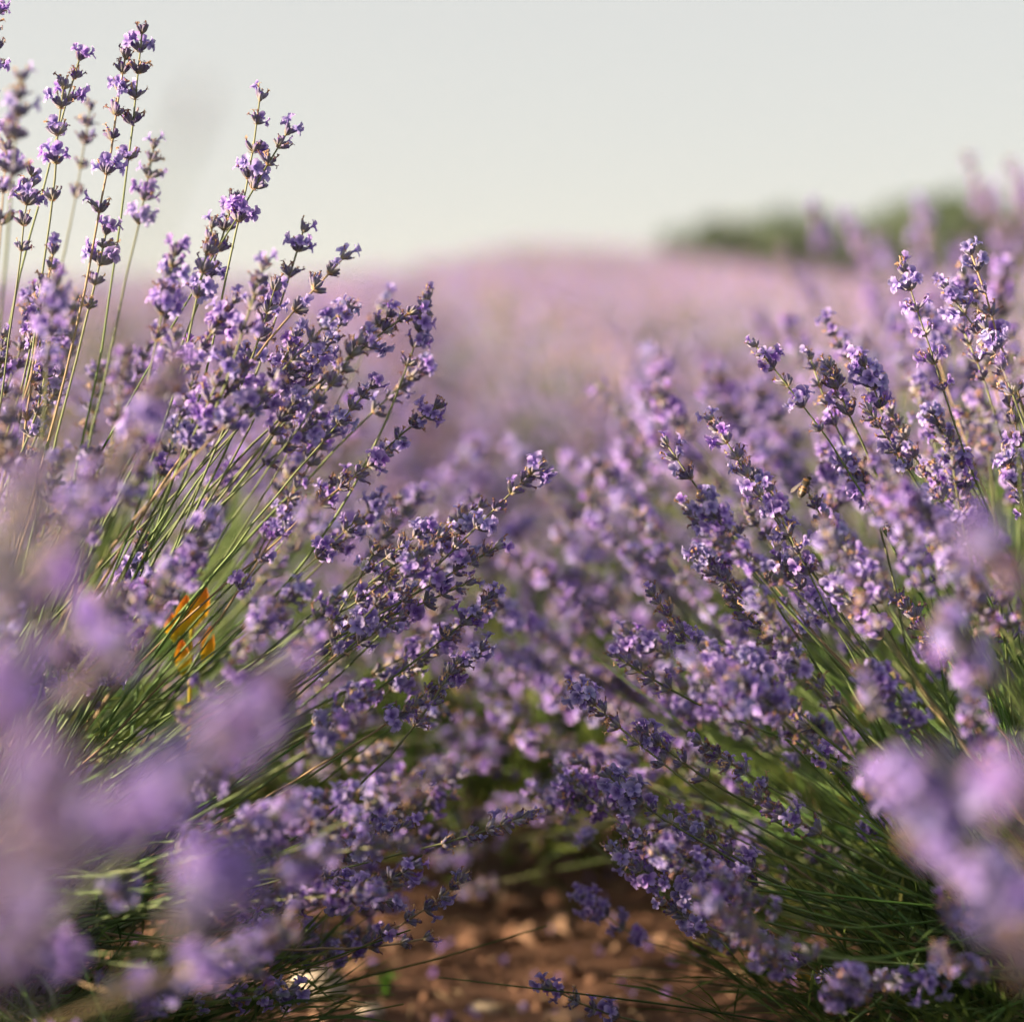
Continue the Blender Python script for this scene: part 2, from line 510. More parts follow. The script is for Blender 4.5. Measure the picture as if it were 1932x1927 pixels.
def add_stalk(bush, ctrl, gaps, bloom, rs, size=1.0, lean=0.0):
    """one flower stalk of a bush: a stem mesh with its whorls as children; ctrl in world space"""
    o = np.array(bush.location)
    p = bezier(*[np.asarray(c, float) - o for c in ctrl], 22)
    n = len(p)
    kn = np.cumsum(rs.normal(0, 0.0007, (n, 3)), axis=0)
    kn -= np.linspace(0, 1, n)[:, None] * kn[-1]
    p = p + kn
    r = np.linspace(1.2, 0.62, n) * MM * rs.uniform(0.85, 1.2) * (1 + rs.normal(0, 0.05, n))
    v, f = tube_path(p, r, 5)
    b = MB()
    b.add(v, f, 0, np.repeat(np.linspace(0, 1, n), 5), rs.random())
    st = link('flower_stalk', b.mesh('flower_stalk', ['dry_stem' if rs.random() < 0.09 else 'stem']), bush)
    if rs.random() < 0.6:
        j = int(rs.integers(6, 13))
        lp = link('leaf_pair', LEAF_PAIRS[rs.integers(4)], st)
        lp.location = p[j]
        lp.rotation_mode = 'QUATERNION'
        lp.rotation_quaternion = Matrix(rot_to(p[j + 1] - p[j - 1], rs.uniform(0, 6.28)).tolist()).to_quaternion()
    for i, (pos, t) in enumerate(stalk_points(p, gaps)):
        k = pick_kind(rs, bloom)
        me = TIPS[k][rs.integers(2)] if i == 0 else WHORLS[k][rs.integers(6)]
        w = link('flower_whorl', me, st)
        w.location = pos
        w.rotation_mode = 'QUATERNION'
        w.rotation_quaternion = Matrix(rot_to(t + rs.normal(0, 0.06, 3), rs.uniform(0, 6.28)).tolist()).to_quaternion()
        s = size * rs.uniform(0.88, 1.1) * (0.9 if i == 1 else 1.0)
        w.scale = (s, s, s * rs.uniform(0.92, 1.08))
    return st

def leaf_pair(rs):
    b = MB()
    for sgn in (1, -1):
        L, W, n = rs.uniform(0.016, 0.034), rs.uniform(0.0022, 0.0034), 5
        v = []
        for i in range(n):
            q = i / (n - 1)
            w = W * math.sin(math.pi * (0.12 + 0.86 * q)) * 0.5
            x, z = sgn * (0.0008 + L * 0.55 * q), L * (0.85 * q - 0.3 * q * q)
            v += [[x, -w, z + w * 0.4], [x, 0, z], [x, w, z + w * 0.4]]
        f = [(i * 3 + j, i * 3 + j + 1, i * 3 + j + 4, i * 3 + j + 3) for i in range(n - 1) for j in range(2)]
        b.add(v, f, 0, 0, rs.uniform(0.3, 0.9))
    return b.mesh('leaf_pair', ['leaf'])
LEAF_PAIRS = [leaf_pair(rng) for _ in range(4)]

# ------------------------------------------------------------------ terrain
def smooth(a, b, x):
    t = np.clip((x - a) / (b - a), 0, 1)
    return t * t * (3 - 2 * t)
_tab = rng.random((256, 256))
def vnoise(x, y):
    x, y = np.asarray(x, float), np.asarray(y, float)
    xi, yi = np.floor(x).astype(int), np.floor(y).astype(int)
    fx, fy = x - xi, y - yi
    fx, fy = fx * fx * (3 - 2 * fx), fy * fy * (3 - 2 * fy)
    g = lambda i, j: _tab[(xi + i) % 256, (yi + j) % 256]
    return (g(0, 0) * (1 - fx) + g(1, 0) * fx) * (1 - fy) + (g(0, 1) * (1 - fx) + g(1, 1) * fx) * fy - 0.5
ROW_DRIFT = -0.05
ROW_GAP = 0.86
def terrain(x, y, fine=True):
    x, y = np.asarray(x, float), np.asarray(y, float)
    up = 0.052 * np.maximum(0, y - 3) * smooth(2.5, 8, y)
    crest = 0.052 * 43 + 0.010 * np.minimum(40, np.maximum(0, y - 46))
    k = smooth(34, 46, y)
    z = up * (1 - k) + np.minimum(up, crest) * k
    z = z - 0.024 * np.clip(np.abs(x - 1.0), 0, 9) ** 2 * smooth(8, 45, y)
    z = z + 0.35 * vnoise(x * 0.13 + 7, y * 0.05 + 3) * smooth(10, 40, y)
    z = z + 0.34 * np.exp(-((x - 1.3) / 3.2) ** 2) * smooth(16, 44, y)
    if fine:
        near = 1 - smooth(8, 20, y)
        z = z + near * (0.030 * vnoise(x * 4.3, y * 4.3) + 0.016 * vnoise(x * 13 + 3, y * 13) + 0.008 * vnoise(x * 37, y * 37 + 9))
    return z

def build_ground():
    ys = np.concatenate([np.arange(-1.5, 4.5, 0.03), np.geomspace(4.5, 900, 150)])
    us = np.linspace(-1, 1, 121)
    us = np.sign(us) * np.abs(us) ** 1.6
    v = []
    for y in ys:
        half = 2.2 + max(0, y) * 0.62
        x = us * half
        v.append(np.stack([x, np.full_like(x, y), terrain(x, np.full_like(x, y))], 1))
    nx = len(us)
    f = [(i * nx + j, i * nx + j + 1, (i + 1) * nx + j + 1, (i + 1) * nx + j) for i in range(len(ys) - 1) for j in range(nx - 1)]
    b = MB(); b.add(np.concatenate(v), f)
    g = link('ground', b.mesh('ground', ['soil']))
    tag(g, kind='structure')
build_ground()

def lump(rs, n_sub=1, rough=0.25):
    """an irregular pebble of unit size"""
    import bmesh
    bm = bmesh.new()
    bmesh.ops.create_icosphere(bm, subdivisions=n_sub, radius=1.0)
    v = np.array([q.co[:] for q in bm.verts])
    f = [tuple(q.index for q in p.verts) for p in bm.faces]
    bm.free()
    v = v * (1 + rs.normal(0, rough, (len(v), 1))) * rs.uniform(0.7, 1.2, 3)
    return v, f
def build_clods():
    b = MB()
    protos = [lump(rng, 1, 0.16) for _ in range(8)]
    for i in range(3800):
        y = rng.uniform(1.1, 4.2)
        x = rng.normal(0, 0.35) if rng.random() < 0.8 else rng.uniform(-1.5, 1.5)
        s = 0.003 * math.exp(rng.exponential(0.55))
        s = min(s, 0.017)
        v, f = protos[rng.integers(8)]
        v = (v * s) @ rotz(rng.uniform(0, 6.28)).T * np.array([1, 1, 0.75])
        b.add(v + np.array([x, y, float(terrain(x, y)) + s * 0.25]), f, 0, 0, rng.random())
    o = link('soil_clods', b.mesh('soil_clods', ['clod'], smooth=False))
    tag(o, 'crumbly reddish brown soil clods strewn between the two rows', 'soil', kind='stuff')
build_clods()

def build_litter():
    b = MB()
    for i in range(520):                                 # dry stem bits
        x, y = rng.normal(0, 0.3), rng.uniform(1.3, 3.4)
        a, L = rng.uniform(0, 6.28), rng.uniform(0.012, 0.06)
        d = np.array([math.cos(a), math.sin(a), rng.normal(0, 0.12)])
        p = np.array([x, y, float(terrain(x, y)) + 0.006])
        v, f = tube_path([p, p + d * L * 0.5 + [0, 0, rng.uniform(0, 0.004)], p + d * L], [0.0009, 0.0009, 0.0006], 4)
        b.add(v, f, 0, rng.random())
    for i in range(700):                                 # fallen corollas
        x, y = rng.normal(0, 0.3), rng.uniform(1.3, 3.4)
        src = WITHER[rng.integers(6)] if rng.random() < 0.5 else FLOWERS[rng.integers(8)]
        b.merge(src, rot_to(rng.normal(0, 1, 3), 0), 1.0, [x, y, float(terrain(x, y)) + 0.006], {1: 1, 2: 2})
    o = link('plant_litter', b.mesh('plant_litter', ['dry_stem', 'petal', 'withered']))
    tag(o, 'dry stem bits and fallen petals scattered over the soil', 'litter', kind='stuff')
build_litter()

def ground_at(px, py):
    """where the sight line through a pixel meets the soil"""
    d = 0.8
    while d < 12:
        p = at(px, py, d)
        if p.z <= float(terrain(p.x, p.y)): return p
        d += 0.01
    return at(px, py, 2)

# ------------------------------------------------------------------ bush pieces
def blade(rs, p, d, L, W, droop):
    """one narrow folded lavender leaf"""
    d = np.asarray(d, float); d /= np.linalg.norm(d)
    side = np.cross(d, [0, 0, 1.0]); nn = np.linalg.norm(side)
    side = side / nn if nn > 0.05 else np.array([1.0, 0, 0])
    a = rs.uniform(-0.9, 0.9)
    up = np.cross(side, d)
    side = side * math.cos(a) + up * math.sin(a)
    g = np.array([0, 0, -droop * L])
    m, e = p + d * L * 0.5 + g * 0.25, p + d * L + g
    fold = np.cross(side, d) * W * 0.22
    v = np.array([p, m - side * W * 0.5 + fold, m, m + side * W * 0.5 + fold, e])
    return v, [(0, 2, 1), (0, 3, 2), (1, 2, 4), (2, 3, 4)]
def foliage_mesh(rs, n, rx, h, Lr=(0.028, 0.062), W=0.0024, z0=0.02, bare=0):
    """leafy mound: narrow leaves in tufts along short shoots"""
    b = MB()
    shoots = max(8, n // 14)
    for i in range(shoots):
        az, q = rs.uniform(0, 6.28), rs.random() ** 0.5
        top = np.array([math.cos(az) * rx * q * 1.05, math.sin(az) * rx * q * 1.05, z0 + h * (1 - 0.6 * q * q) * rs.uniform(0.7, 1.1)])
        foot = np.array([math.cos(az) * rx * q * 0.35, math.sin(az) * rx * q * 0.35, z0])
        tone = rs.random()
        for j in range(14):
            s = (j + rs.random()) / 14
            p = foot + (top - foot) * (0.25 + 0.75 * s)
            d = (top - foot) / np.linalg.norm(top - foot) * rs.uniform(0.6, 1.4) + rs.normal(0, 0.36, 3)
            v, f = blade(rs, p, d, rs.uniform(*Lr), W * rs.uniform(0.7, 1.3), rs.uniform(-0.1, 0.3))
            b.add(v, f, 0, 0, min(1, max(0, 0.65 * tone + 0.35 * rs.random() + (0.25 if rs.random() < 0.05 else 0))))
    for i in range(bare):                                # thin flowerless shoots fanning out
        az, el, L = rs.uniform(0, 6.28), math.asin(rs.uniform(0.05, 0.95)), rs.uniform(0.16, 0.34)
        d = np.array([math.cos(el) * math.cos(az), math.cos(el) * math.sin(az), math.sin(el)])
        q = np.array([rs.normal(0, 0.03), rs.normal(0, 0.03), z0 + 0.05])
        v, f = tube_path(bezier(q, q + d * L * 0.3 + [0, 0, 0.02], q + d * L * 0.7, q + d * L + rs.normal(0, 0.02, 3), 6), np.linspace(1.1, 0.5, 6) * MM, 4)
        b.add(v, f, 0, 0, rs.uniform(0.1, 0.9))
    return b.mesh('foliage', ['leaf'])
def wood_mesh(rs, n, rx, h):
    b = MB()
    for i in range(n):
        az = rs.uniform(0, 6.28)
        d = np.array([math.cos(az), math.sin(az), 0])
        p = [np.zeros(3) + d * 0.01 - np.array([0, 0, 0.02]), d * rx * 0.3 + [0, 0, h * 0.35], d * rx * 0.6 + [0, 0, h * 0.75] + rs.normal(0, 0.012, 3), d * rx * 0.8 + [0, 0, h] + rs.normal(0, 0.015, 3)]
        v, f = tube_path(bezier(*[np.asarray(q) for q in p], 8), np.linspace(0.0055, 0.002, 8) * rs.uniform(0.7, 1.2), 5)
        b.add(v, f)
    return b.mesh('woody_base', ['wood'])
FOL_NEAR = [foliage_mesh(rng, 6400, 0.24, 0.26, bare=260) for _ in range(2)]
FOL_MID = [foliage_mesh(rng, 3400, 0.29, 0.31, (0.03, 0.06), 0.0045) for _ in range(3)]
FOL_FAR = [foliage_mesh(rng, 420, 0.24, 0.26, (0.05, 0.09), 0.009) for _ in range(3)]
WOOD = [wood_mesh(rng, 11, 0.16, 0.15) for _ in range(3)]

def bush_root(x, y, label, group=None):
    z = float(terrain(x, y, False))
    r = empty('lavender_bush', (x, y, z))
    tag(r, label, 'lavender', group)
    return r

# ------------------------------------------------------------------ the two bushes in focus, stalk by stalk
# (tip x, tip y, spike foot x, spike foot y, depth, whorls, bloom) read off the photograph at its in-focus depth
LEFT_KEY = [
    (268, 62, 252, 300, 1.40, 6, .45), (236, 110, 204, 400, 1.41, 7, .35), (490, 188, 458, 415, 1.40, 5, .15), (541, 252, 446, 405, 1.40, 5, .30),
    (150, 112, 128, 190, 1.42, 3, .10), (120, 165, 100, 375, 1.39, 5, .35), (170, 208, 145, 370, 1.58, 5, .10), (40, 155, 28, 330, 1.20, 5, .30),
    (572, 436, 548, 520, 1.44, 3, .05), (646, 488, 562, 580, 1.44, 4, .05), (518, 545, 468, 695, 1.385, 4, .10), (806, 565, 775, 690, 1.46, 6, .35),
    (772, 590, 690, 650, 1.42, 4, .15), (822, 768, 722, 850, 1.41, 5, .10), (800, 690, 705, 775, 1.50, 6, .30), (612, 650, 495, 765, 1.40, 5, .75),
    (730, 560, 690, 660, 1.62, 4, .35), (1015, 880, 860, 1035, 1.395, 7, .35), (742, 985, 690, 1080, 1.40, 4, .85), (800, 1000, 700, 1075, 1.42, 5, .60),
    (936, 1032, 760, 1130, 1.395, 6, .35), (905, 955, 820, 1010, 1.44, 5, .25), (925, 1128, 840, 1200, 1.40, 5, .5), (905, 1225, 810, 1310, 1.40, 5, .7),
    (880, 1100, 730, 1165, 1.40, 6, .45), (860, 1250, 790, 1370, 1.39, 5, .4), (668, 985, 600, 1050, 1.43, 4, .2), (640, 905, 540, 1000, 1.46, 5, .35),
    (868, 1660, 735, 1775, 1.385, 6, .15), (990, 1540, 838, 1590, 1.41, 6, .15), (790, 1480, 690, 1530, 1.39, 5, .6), (760, 1560, 640, 1620, 1.39, 6, .75),
    (548, 1868, 370, 1905, 1.39, 5, .2), (800, 1770, 700, 1790, 1.42, 3, .3), (580, 1700, 480, 1745, 1.37, 4, .5), (730, 1700, 620, 1690, 1.41, 4, .55),
    (690, 1310, 600, 1370, 1.30, 5, .8), (560, 1120, 480, 1190, 1.28, 5, .7), (640, 1500, 540, 1540, 1.27, 5, .8), (440, 380, 395, 520, 1.42, 5, .35),
    (400, 430, 375, 560, 1.36, 5, .45), (330, 480, 300, 640, 1.30, 6, .55), (60, 330, 40, 470, 1.40, 5, .4), (15, 260, 5, 420, 1.30, 5, .5),
    (200, 440, 170, 580, 1.42, 5, .3), (440, 570, 350, 690, 1.33, 6, .5), (290, 280, 262, 420, 1.5, 5, .6), (520, 720, 420, 800, 1.28, 5, .6),
    (330, 720, 250, 830, 1.18, 6, .5), (600, 790, 500, 870, 1.33, 5, .45), (700, 730, 610, 830, 1.40, 5, .3), (720, 860, 600, 950, 1.42, 5, .25),
    (-5, 90, -20, 240, 1.38, 4, .6), (100, 480, 70, 620, 1.35, 5, .3), (-10, 0, -20, 60, 1.4, 3, .5), (660, 1180, 560, 1250, 1.42, 5, .5), (760, 1120, 660, 1210, 1.43, 6, .55),
]
RIGHT_KEY = [
    (1708, 515, 1775, 735, 1.40, 6, .45), (1426, 652, 1555, 805, 1.40, 6, .35), (1566, 692, 1600, 780, 1.40, 5, .15), (1640, 775, 1720, 880, 1.395, 6, .5),
    (1832, 478, 1890, 650, 1.42, 5, .15), (1785, 545, 1870, 660, 1.43, 5, .15), (1345, 795, 1430, 930, 1.41, 6, .35), (1258, 838, 1335, 945, 1.40, 4, .35),
    (1232, 1122, 1360, 1300, 1.40, 7, .25), (1093, 1303, 1240, 1450, 1.40, 7, .30), (1300, 955, 1390, 1060, 1.38, 6, .65), (1410, 885, 1490, 1010, 1.42, 6, .55),
    (1150, 1465, 1260, 1560, 1.40, 6, .45), (1152, 1600, 1290, 1700, 1.36, 7, .85), (1330, 1680, 1440, 1800, 1.40, 5, .6), (1480, 1790, 1560, 1850, 1.39, 3, .4),
    (1524, 928, 1600, 1060, 1.375, 5, .2), (1600, 880, 1680, 980, 1.43, 6, .45), (1680, 980, 1780, 1090, 1.40, 6, .5), (1800, 900, 1870, 1030, 1.44, 6, .4),
    (1890, 690, 1925, 840, 1.42, 6, .3), (1860, 620, 1910, 740, 1.40, 5, .2), (1760, 780, 1830, 900, 1.46, 6, .55), (1900, 860, 1940, 980, 1.38, 6, .55),
    (1320, 1050, 1420, 1150, 1.36, 6, .6), (1380, 1130, 1480, 1240, 1.41, 6, .45), (1470, 1060, 1560, 1170, 1.43, 6, .5), (1560, 1080, 1660, 1200, 1.34, 6, .6),
    (1270, 1190, 1370, 1290, 1.43, 5, .35), (1400, 1280, 1520, 1370, 1.42, 6, .35), (1210, 1380, 1330, 1470, 1.41, 6, .45), (1320, 1400, 1440, 1490, 1.39, 6, .3),
    (1480, 1220, 1580, 1330, 1.34, 6, .65), (1640, 1270, 1740, 1370, 1.28, 6, .65), (1700, 1130, 1790, 1240, 1.38, 6, .5), (1830, 1100, 1910, 1200, 1.42, 6, .35),
    (1420, 1500, 1540, 1580, 1.38, 6, .35), (1300, 1560, 1420, 1640, 1.42, 5, .4), (1540, 1420, 1650, 1500, 1.41, 5, .35), (1040, 1862, 1160, 1925, 1.44, 5, .5),
    (1060, 1455, 1130, 1530, 1.50, 4, .5), (1010, 1495, 1100, 1600, 1.6, 5, .5), (1200, 960, 1290, 1100, 1.66, 5, .4), (1100, 1690, 1200, 1780, 1.55, 5, .5),
    (1575, 1010, 1660, 1130, 1.30, 6, .7), (1760, 1010, 1850, 1130, 1.25, 6, .6), (1350, 1240, 1450, 1340, 1.30, 6, .7),
    (1005, 1180, 1130, 1290, 1.76, 6, .6), (955, 1250, 1090, 1350, 1.74, 6, .6), (1045, 1300, 1170, 1390, 1.70, 6, .7), (930, 1335, 1070, 1410, 1.78, 6, .6),
    (1085, 1215, 1200, 1330, 1.80, 6, .5), (985, 1390, 1120, 1460, 1.70, 5, .6), (880, 1350, 1020, 1410, 1.84, 6, .5), (1010, 1060, 1110, 1190, 1.85, 6, .5), (1070, 1110, 1180, 1230, 1.72, 6, .6),
]
LX = [(60, 300), (190, 510), (300, 560), (450, 600), (500, 650), (570, 805), (780, 815), (860, 900), (900, 990), (1000, 935), (1250, 920), (1400, 845), (1540, 960), (1600, 870), (1750, 790), (1850, 560), (1927, 500)]
LTOP = [(0, 90), (130, 120), (200, 250), (270, 200), (320, 330), (450, 330), (480, 200)]
RX = [(470, 1850), (530, 1720), (650, 1430), (700, 1430), (800, 1335), (840, 1260), (950, 1295), (1060, 1310), (1120, 1235), (1300, 1100), (1450, 1080), (1600, 1150), (1700, 1230), (1800, 1420), (1927, 1560)]
lxy, lxx = zip(*LX); rxy, rxx = zip(*RX)
def inside_left(px, py):
    return py > 70 and px < np.interp(py, lxy, lxx) and not (py < 330 and px > 300) and not (py < 430 and rng.random() < 0.55)
def inside_right(px, py):
    return py > 470 and px > np.interp(py, rxy, rxx)

def key_stalks(bush, crown, keys, rs, side, size=0.97):
    for (tx, ty, fx, fy, dep, n, bloom) in keys:
        tip, foot = np.array(at(tx, ty, dep)), np.array(at(fx, fy, dep + rs.normal(0, 0.012)))
        base = crown + np.array([rs.normal(0, 0.035), (dep - crown[1]) * 0.45 + rs.normal(0, 0.03), rs.normal(0, 0.02)])
        L = np.linalg.norm(tip - base)
        d = (tip - foot) / np.linalg.norm(tip - foot)
        p2 = tip - d * min(0.42 * L, 0.16 + 0.1 * L)
        up = np.array([0, 0, 1.0])
        q = (p2 - base) / np.linalg.norm(p2 - base)
        p1 = base + (q + 0.18 * up * (1 - q[2])) * 0.33 * L
        ln = np.linalg.norm(tip - foot)
        add_stalk(bush, (base, p1, p2, tip), spike_gaps(rs, n, ln), bloom, rs, size)

def fill_stalks(bush, crown, count, inside, rs, az_mid, az_half, depth_rng, avoid=None, Lr=(0.38, 0.53), sin_el=(-0.12, 0.99), xmax=None):
    made, tries = 0, 0
    while made < count and tries < count * 60:
        tries += 1
        az = az_mid + rs.uniform(-az_half, az_half)
        el = math.asin(rs.uniform(*sin_el))
        L = rs.uniform(*Lr)
        d = np.array([math.cos(el) * math.cos(az), math.cos(el) * math.sin(az), math.sin(el)])
        tip = crown + d * L
        if tip[2] < 0.05 or (xmax is not None and tip[0] > xmax): continue
        px, py, dep = to_px(tip)
        if not (depth_rng[0] < dep < depth_rng[1]): continue
        if -150 < px < 2080 and -150 < py < 2080:
            if not inside(px, py): continue
            if avoid:
                low = [to_px(tip - d * g)[:2] for g in (0.0, 0.025, 0.05, 0.075)]
                if any((qx - a) ** 2 + (qy - b) ** 2 < r * r for qx, qy in low for a, b, r in avoid): continue
        base = crown + np.array([rs.normal(0, 0.04), rs.normal(0, 0.05), rs.normal(0, 0.02)])
        td = d + np.array([0, 0, rs.normal(0.12, 0.18)]) + rs.normal(0, 0.12, 3)
        td /= np.linalg.norm(td)
        p2 = tip - td * 0.33 * L
        p1 = base + (d + np.array([0, 0, 0.2 * (1 - d[2])])) * 0.33 * L
        add_stalk(bush, (base, p1, p2, tip), spike_gaps(rs, int(rs.integers(4, 8))), float(np.clip(rs.normal(0.33, 0.25), 0, 1)), rs, rs.uniform(0.84, 1.0))
        made += 1
    return made

LEFT_CROWN, RIGHT_CROWN = np.array([-0.40, 1.42, 0.17]), np.array([0.41, 1.44, 0.14])
lb = bush_root(-0.42, 1.42, 'lavender bush in sharp focus whose stalks fan rightward and tower against the sky')
key_stalks(lb, LEFT_CROWN, LEFT_KEY, rng, -1)
fill_stalks(lb, LEFT_CROWN, 140, inside_left, rng, 0.0, 1.75, (1.05, 1.85), avoid=[(375, 1150, 75)])
fill_stalks(lb, LEFT_CROWN, 55, lambda px, py: px < 360 and 380 < py < 1250, rng, -0.2, 2.2, (1.02, 1.5), avoid=[(375, 1150, 85)], Lr=(0.28, 0.5))
fill_stalks(lb, LEFT_CROWN, 60, inside_left, rng, -0.3, 1.3, (1.05, 1.7), Lr=(0.25, 0.48), sin_el=(-0.2, 0.3))
rb = bush_root(0.43, 1.44, 'lavender bush in sharp focus whose stalks lean leftward, a bee on one flower')
key_stalks(rb, RIGHT_CROWN, RIGHT_KEY, rng, 1)
fill_stalks(rb, RIGHT_CROWN, 122, inside_right, rng, math.pi, 1.75, (1.08, 1.85), avoid=[(1520, 905, 62)])
fill_stalks(rb, RIGHT_CROWN, 40, inside_right, rng, math.pi + 0.2, 1.2, (1.1, 1.75), Lr=(0.28, 0.5), sin_el=(-0.15, 0.35))
for r_, k in ((lb, 0), (rb, 1)):
    link('foliage', FOL_NEAR[k], r_).scale = (1.3, 1.3, 1.0)
    link('woody_base', WOOD[k], r_)

# ------------------------------------------------------------------ foreground bushes, far out of focus
FG_LEFT = [(430, 1395, 330, 1500, .66, 6, .8), (330, 1480, 180, 1580, .62, 6, .7), (150, 1560, 20, 1680, .60, 6, .5), (420, 1640, 330, 1760, .66, 6, .8),
           (60, 1240, -40, 1380, .66, 6, .4), (150, 1010, 40, 1150, .78, 5, .3), (545, 1270, 470, 1370, .80, 6, .8), 
           (60, 900, -30, 1050, .74, 5, .2), (330, 690, 260, 800, 1.0, 5, .5), (240, 850, 140, 960, .95, 5, .3),
            (-20, 1320, -100, 1450, .50, 5, .1), (20, 1040, -70, 1170, .52, 4, .0), (70, 1600, -40, 1700, .62, 5, .4), (110, 1450, 0, 1550, .58, 5, .4), (60, 1770, -60, 1840, .7, 5, .4), (130, 1790, 30, 1840, .95, 4, .6), (320, 1850, 200, 1880, .95, 4, .5),
           (230, 1230, 120, 1320, .8, 5, .4), (430, 1800, 350, 1830, .9, 4, .7), (210, 1130, 110, 1240, .9, 5, .5)]
FG_RIGHT = [(1670, 1450, 1790, 1560, .86, 6, .6), (1770, 1430, 1860, 1540, .84, 6, .7), (1730, 1570, 1860, 1690, .82, 6, .5), (1860, 1640, 1950, 1750, .8, 5, .3),
            (1840, 1010, 1930, 1110, .78, 6, .7), (1900, 1480, 1990, 1580, .62, 5, .7),
            (1860, 1740, 1960, 1830, .7, 5, .4), (1780, 1180, 1880, 1290, .95, 6, .7)]
lf = bush_root(-0.47, 0.86, 'nearest lavender bush at lower left, melted into large purple blurs')
key_stalks(lf, np.array([-0.45, 0.86, 0.15]), FG_LEFT, rng, -1)
rf = bush_root(0.50, 0.86, 'nearest lavender bush at lower right, melted into large pinkish blurs')
key_stalks(rf, np.array([0.49, 0.86, 0.13]), FG_RIGHT, rng, 1)
key_stalks(lf, np.array([-0.45, 0.86, 0.15]), [(372, 188, 342, 262, .50, 3, .0)], rng, -1, 0.42)
fill_stalks(lf, np.array([-0.47, 0.86, 0.15]), 70, lambda px, py: px < -60, rng, math.pi, 1.9, (0.3, 1.5), xmax=-0.5)
for r_, k in ((lf, 1), (rf, 0)):
    link('foliage', FOL_NEAR[k], r_)
    link('woody_base', WOOD[2], r_)

# ------------------------------------------------------------------ bushes behind: whole stalks shared between bushes
def stalk_variant(rs):
    L = 0.5
    bend = rs.normal(0, 0.05)
    p = bezier(np.zeros(3), np.array([0, 0, 0.17]), np.array([bend * 0.6, 0, 0.34]), np.array([bend * 1.6, rs.normal(0, 0.02), L]), 12)
    b = MB()
    v, f = tube_path(p, np.linspace(1.2, 0.7, 12) * MM, 4)
    b.add(v, f, 3, np.repeat(np.linspace(0, 1, 12), 4))
    stem = MB()
    stem.add(v, f, 0, np.repeat(np.linspace(0, 1, 12), 4))
    pieces = []
    bloom = float(np.clip(rs.normal(0.5, 0.25), 0, 1))
    for i, (pos, t) in enumerate(stalk_points(p, spike_gaps(rs, int(rs.integers(5, 8))))):
        k = pick_kind(rs, bloom)
        q = int(rs.integers(2)) if i == 0 else int(rs.integers(6))
        m, sc = rot_to(t, rs.uniform(0, 6.28)), rs.uniform(0.95, 1.15)
        b.merge((TIP_MB if i == 0 else WH_MB)[k][q], m, sc, pos)
        pieces.append(((TIPS if i == 0 else WHORLS)[k][q], pos, Matrix(m.tolist()).to_quaternion(), sc))
    return b.mesh('flower_stalk', WMATS + ['stem']), stem.mesh('flower_stalk', ['stem']), pieces
STALKS = [stalk_variant(rng) for _ in range(14)]

def mid_bush(x, y, n, height, label, group, rs, low=-0.1, lean=None, split=False):
    r = bush_root(x, y, label, group)
    fo = link('foliage', FOL_MID[rs.integers(3)], r)
    fo.rotation_euler = (0, 0, rs.uniform(0, 6.28))
    fo.scale = (1.12, 1.12, 1.05)
    link('woody_base', WOOD[rs.integers(3)], r)
    for i in range(n):
        az, el = rs.uniform(0, 6.28), math.asin(rs.uniform(low, 0.98))
        if lean is not None and rs.random() < 0.45: az = lean + rs.normal(0, 0.7)
        d = np.array([math.cos(el) * math.cos(az), math.cos(el) * math.sin(az), math.sin(el)])
        whole, stem, pieces = STALKS[rs.integers(len(STALKS))]
        s = link('flower_stalk', stem if split else whole, r)
        for me, pos, quat, sc in pieces if split else ():   # near enough to tell the whorls apart
            w = link('flower_whorl', me, s)
            w.location, w.rotation_mode, w.rotation_quaternion, w.scale = pos, 'QUATERNION', quat, (sc, sc, sc)
        s.location = (rs.normal(0, 0.035), rs.normal(0, 0.035), 0.12)
        s.rotation_mode = 'QUATERNION'
        s.rotation_quaternion = Matrix(rot_to(d, rs.uniform(0, 6.28)).tolist()).to_quaternion()
        k = (height - 0.12) / 0.5 * rs.uniform(0.8, 1.06)
        w = rs.uniform(0.95, 1.1)
        s.scale = (w, w, k) if k > 1 else (k ** 0.5, k ** 0.5, k)
    return r

def spray_mesh(rs, n, R_, h):
    """flower heads of a far bush: lumpy little spikes over a dome, one mesh"""
    b = MB()
    octa = np.array([[1, 0, 0], [-1, 0, 0], [0, 1, 0], [0, -1, 0], [0, 0, 1], [0, 0, -1.0]])
    of = [(0, 2, 4), (2, 1, 4), (1, 3, 4), (3, 0, 4), (2, 0, 5), (1, 2, 5), (3, 1, 5), (0, 3, 5)]
    for i in range(n):
        az, el = rs.uniform(0, 6.28), math.asin(rs.uniform(0.0, 0.99))
        d = np.array([math.cos(el) * math.cos(az), math.cos(el) * math.sin(az), math.sin(el)])
        tip = np.array([0, 0, 0.12]) + d * np.array([R_, R_, h]) * rs.uniform(0.8, 1.05)
        g = 0
        for j in range(5):
            p = tip - d * g + rs.normal(0, 0.002, 3)
            s = rs.uniform(0.006, 0.0105)
            m = 1 if rs.random() < 0.62 else (0 if rs.random() < 0.4 else 2)
            v = octa * s * rs.uniform(0.75, 1.25, (6, 1))
            b.add(v @ rot_to(d, rs.uniform(0, 6.28)).T + p, of, m, rs.uniform(0.55, 1.0), rs.random() if m < 2 else rs.uniform(0.5, 1.0))
            g += rs.uniform(0.009, 0.018)
        p0 = np.array([0, 0, 0.12])
        v, f = tube_path(np.stack([p0 + (tip - p0) * 0.3, tip]), [0.0018, 0.0012], 3)
        b.add(v, f, 3, 0.5)
    return b
SPRAY_MB = [spray_mesh(rng, 130, 0.45, 0.47) for _ in range(4)]
SPRAYS = [b.mesh('flower_heads', WMATS + ['stem']) for b in SPRAY_MB]

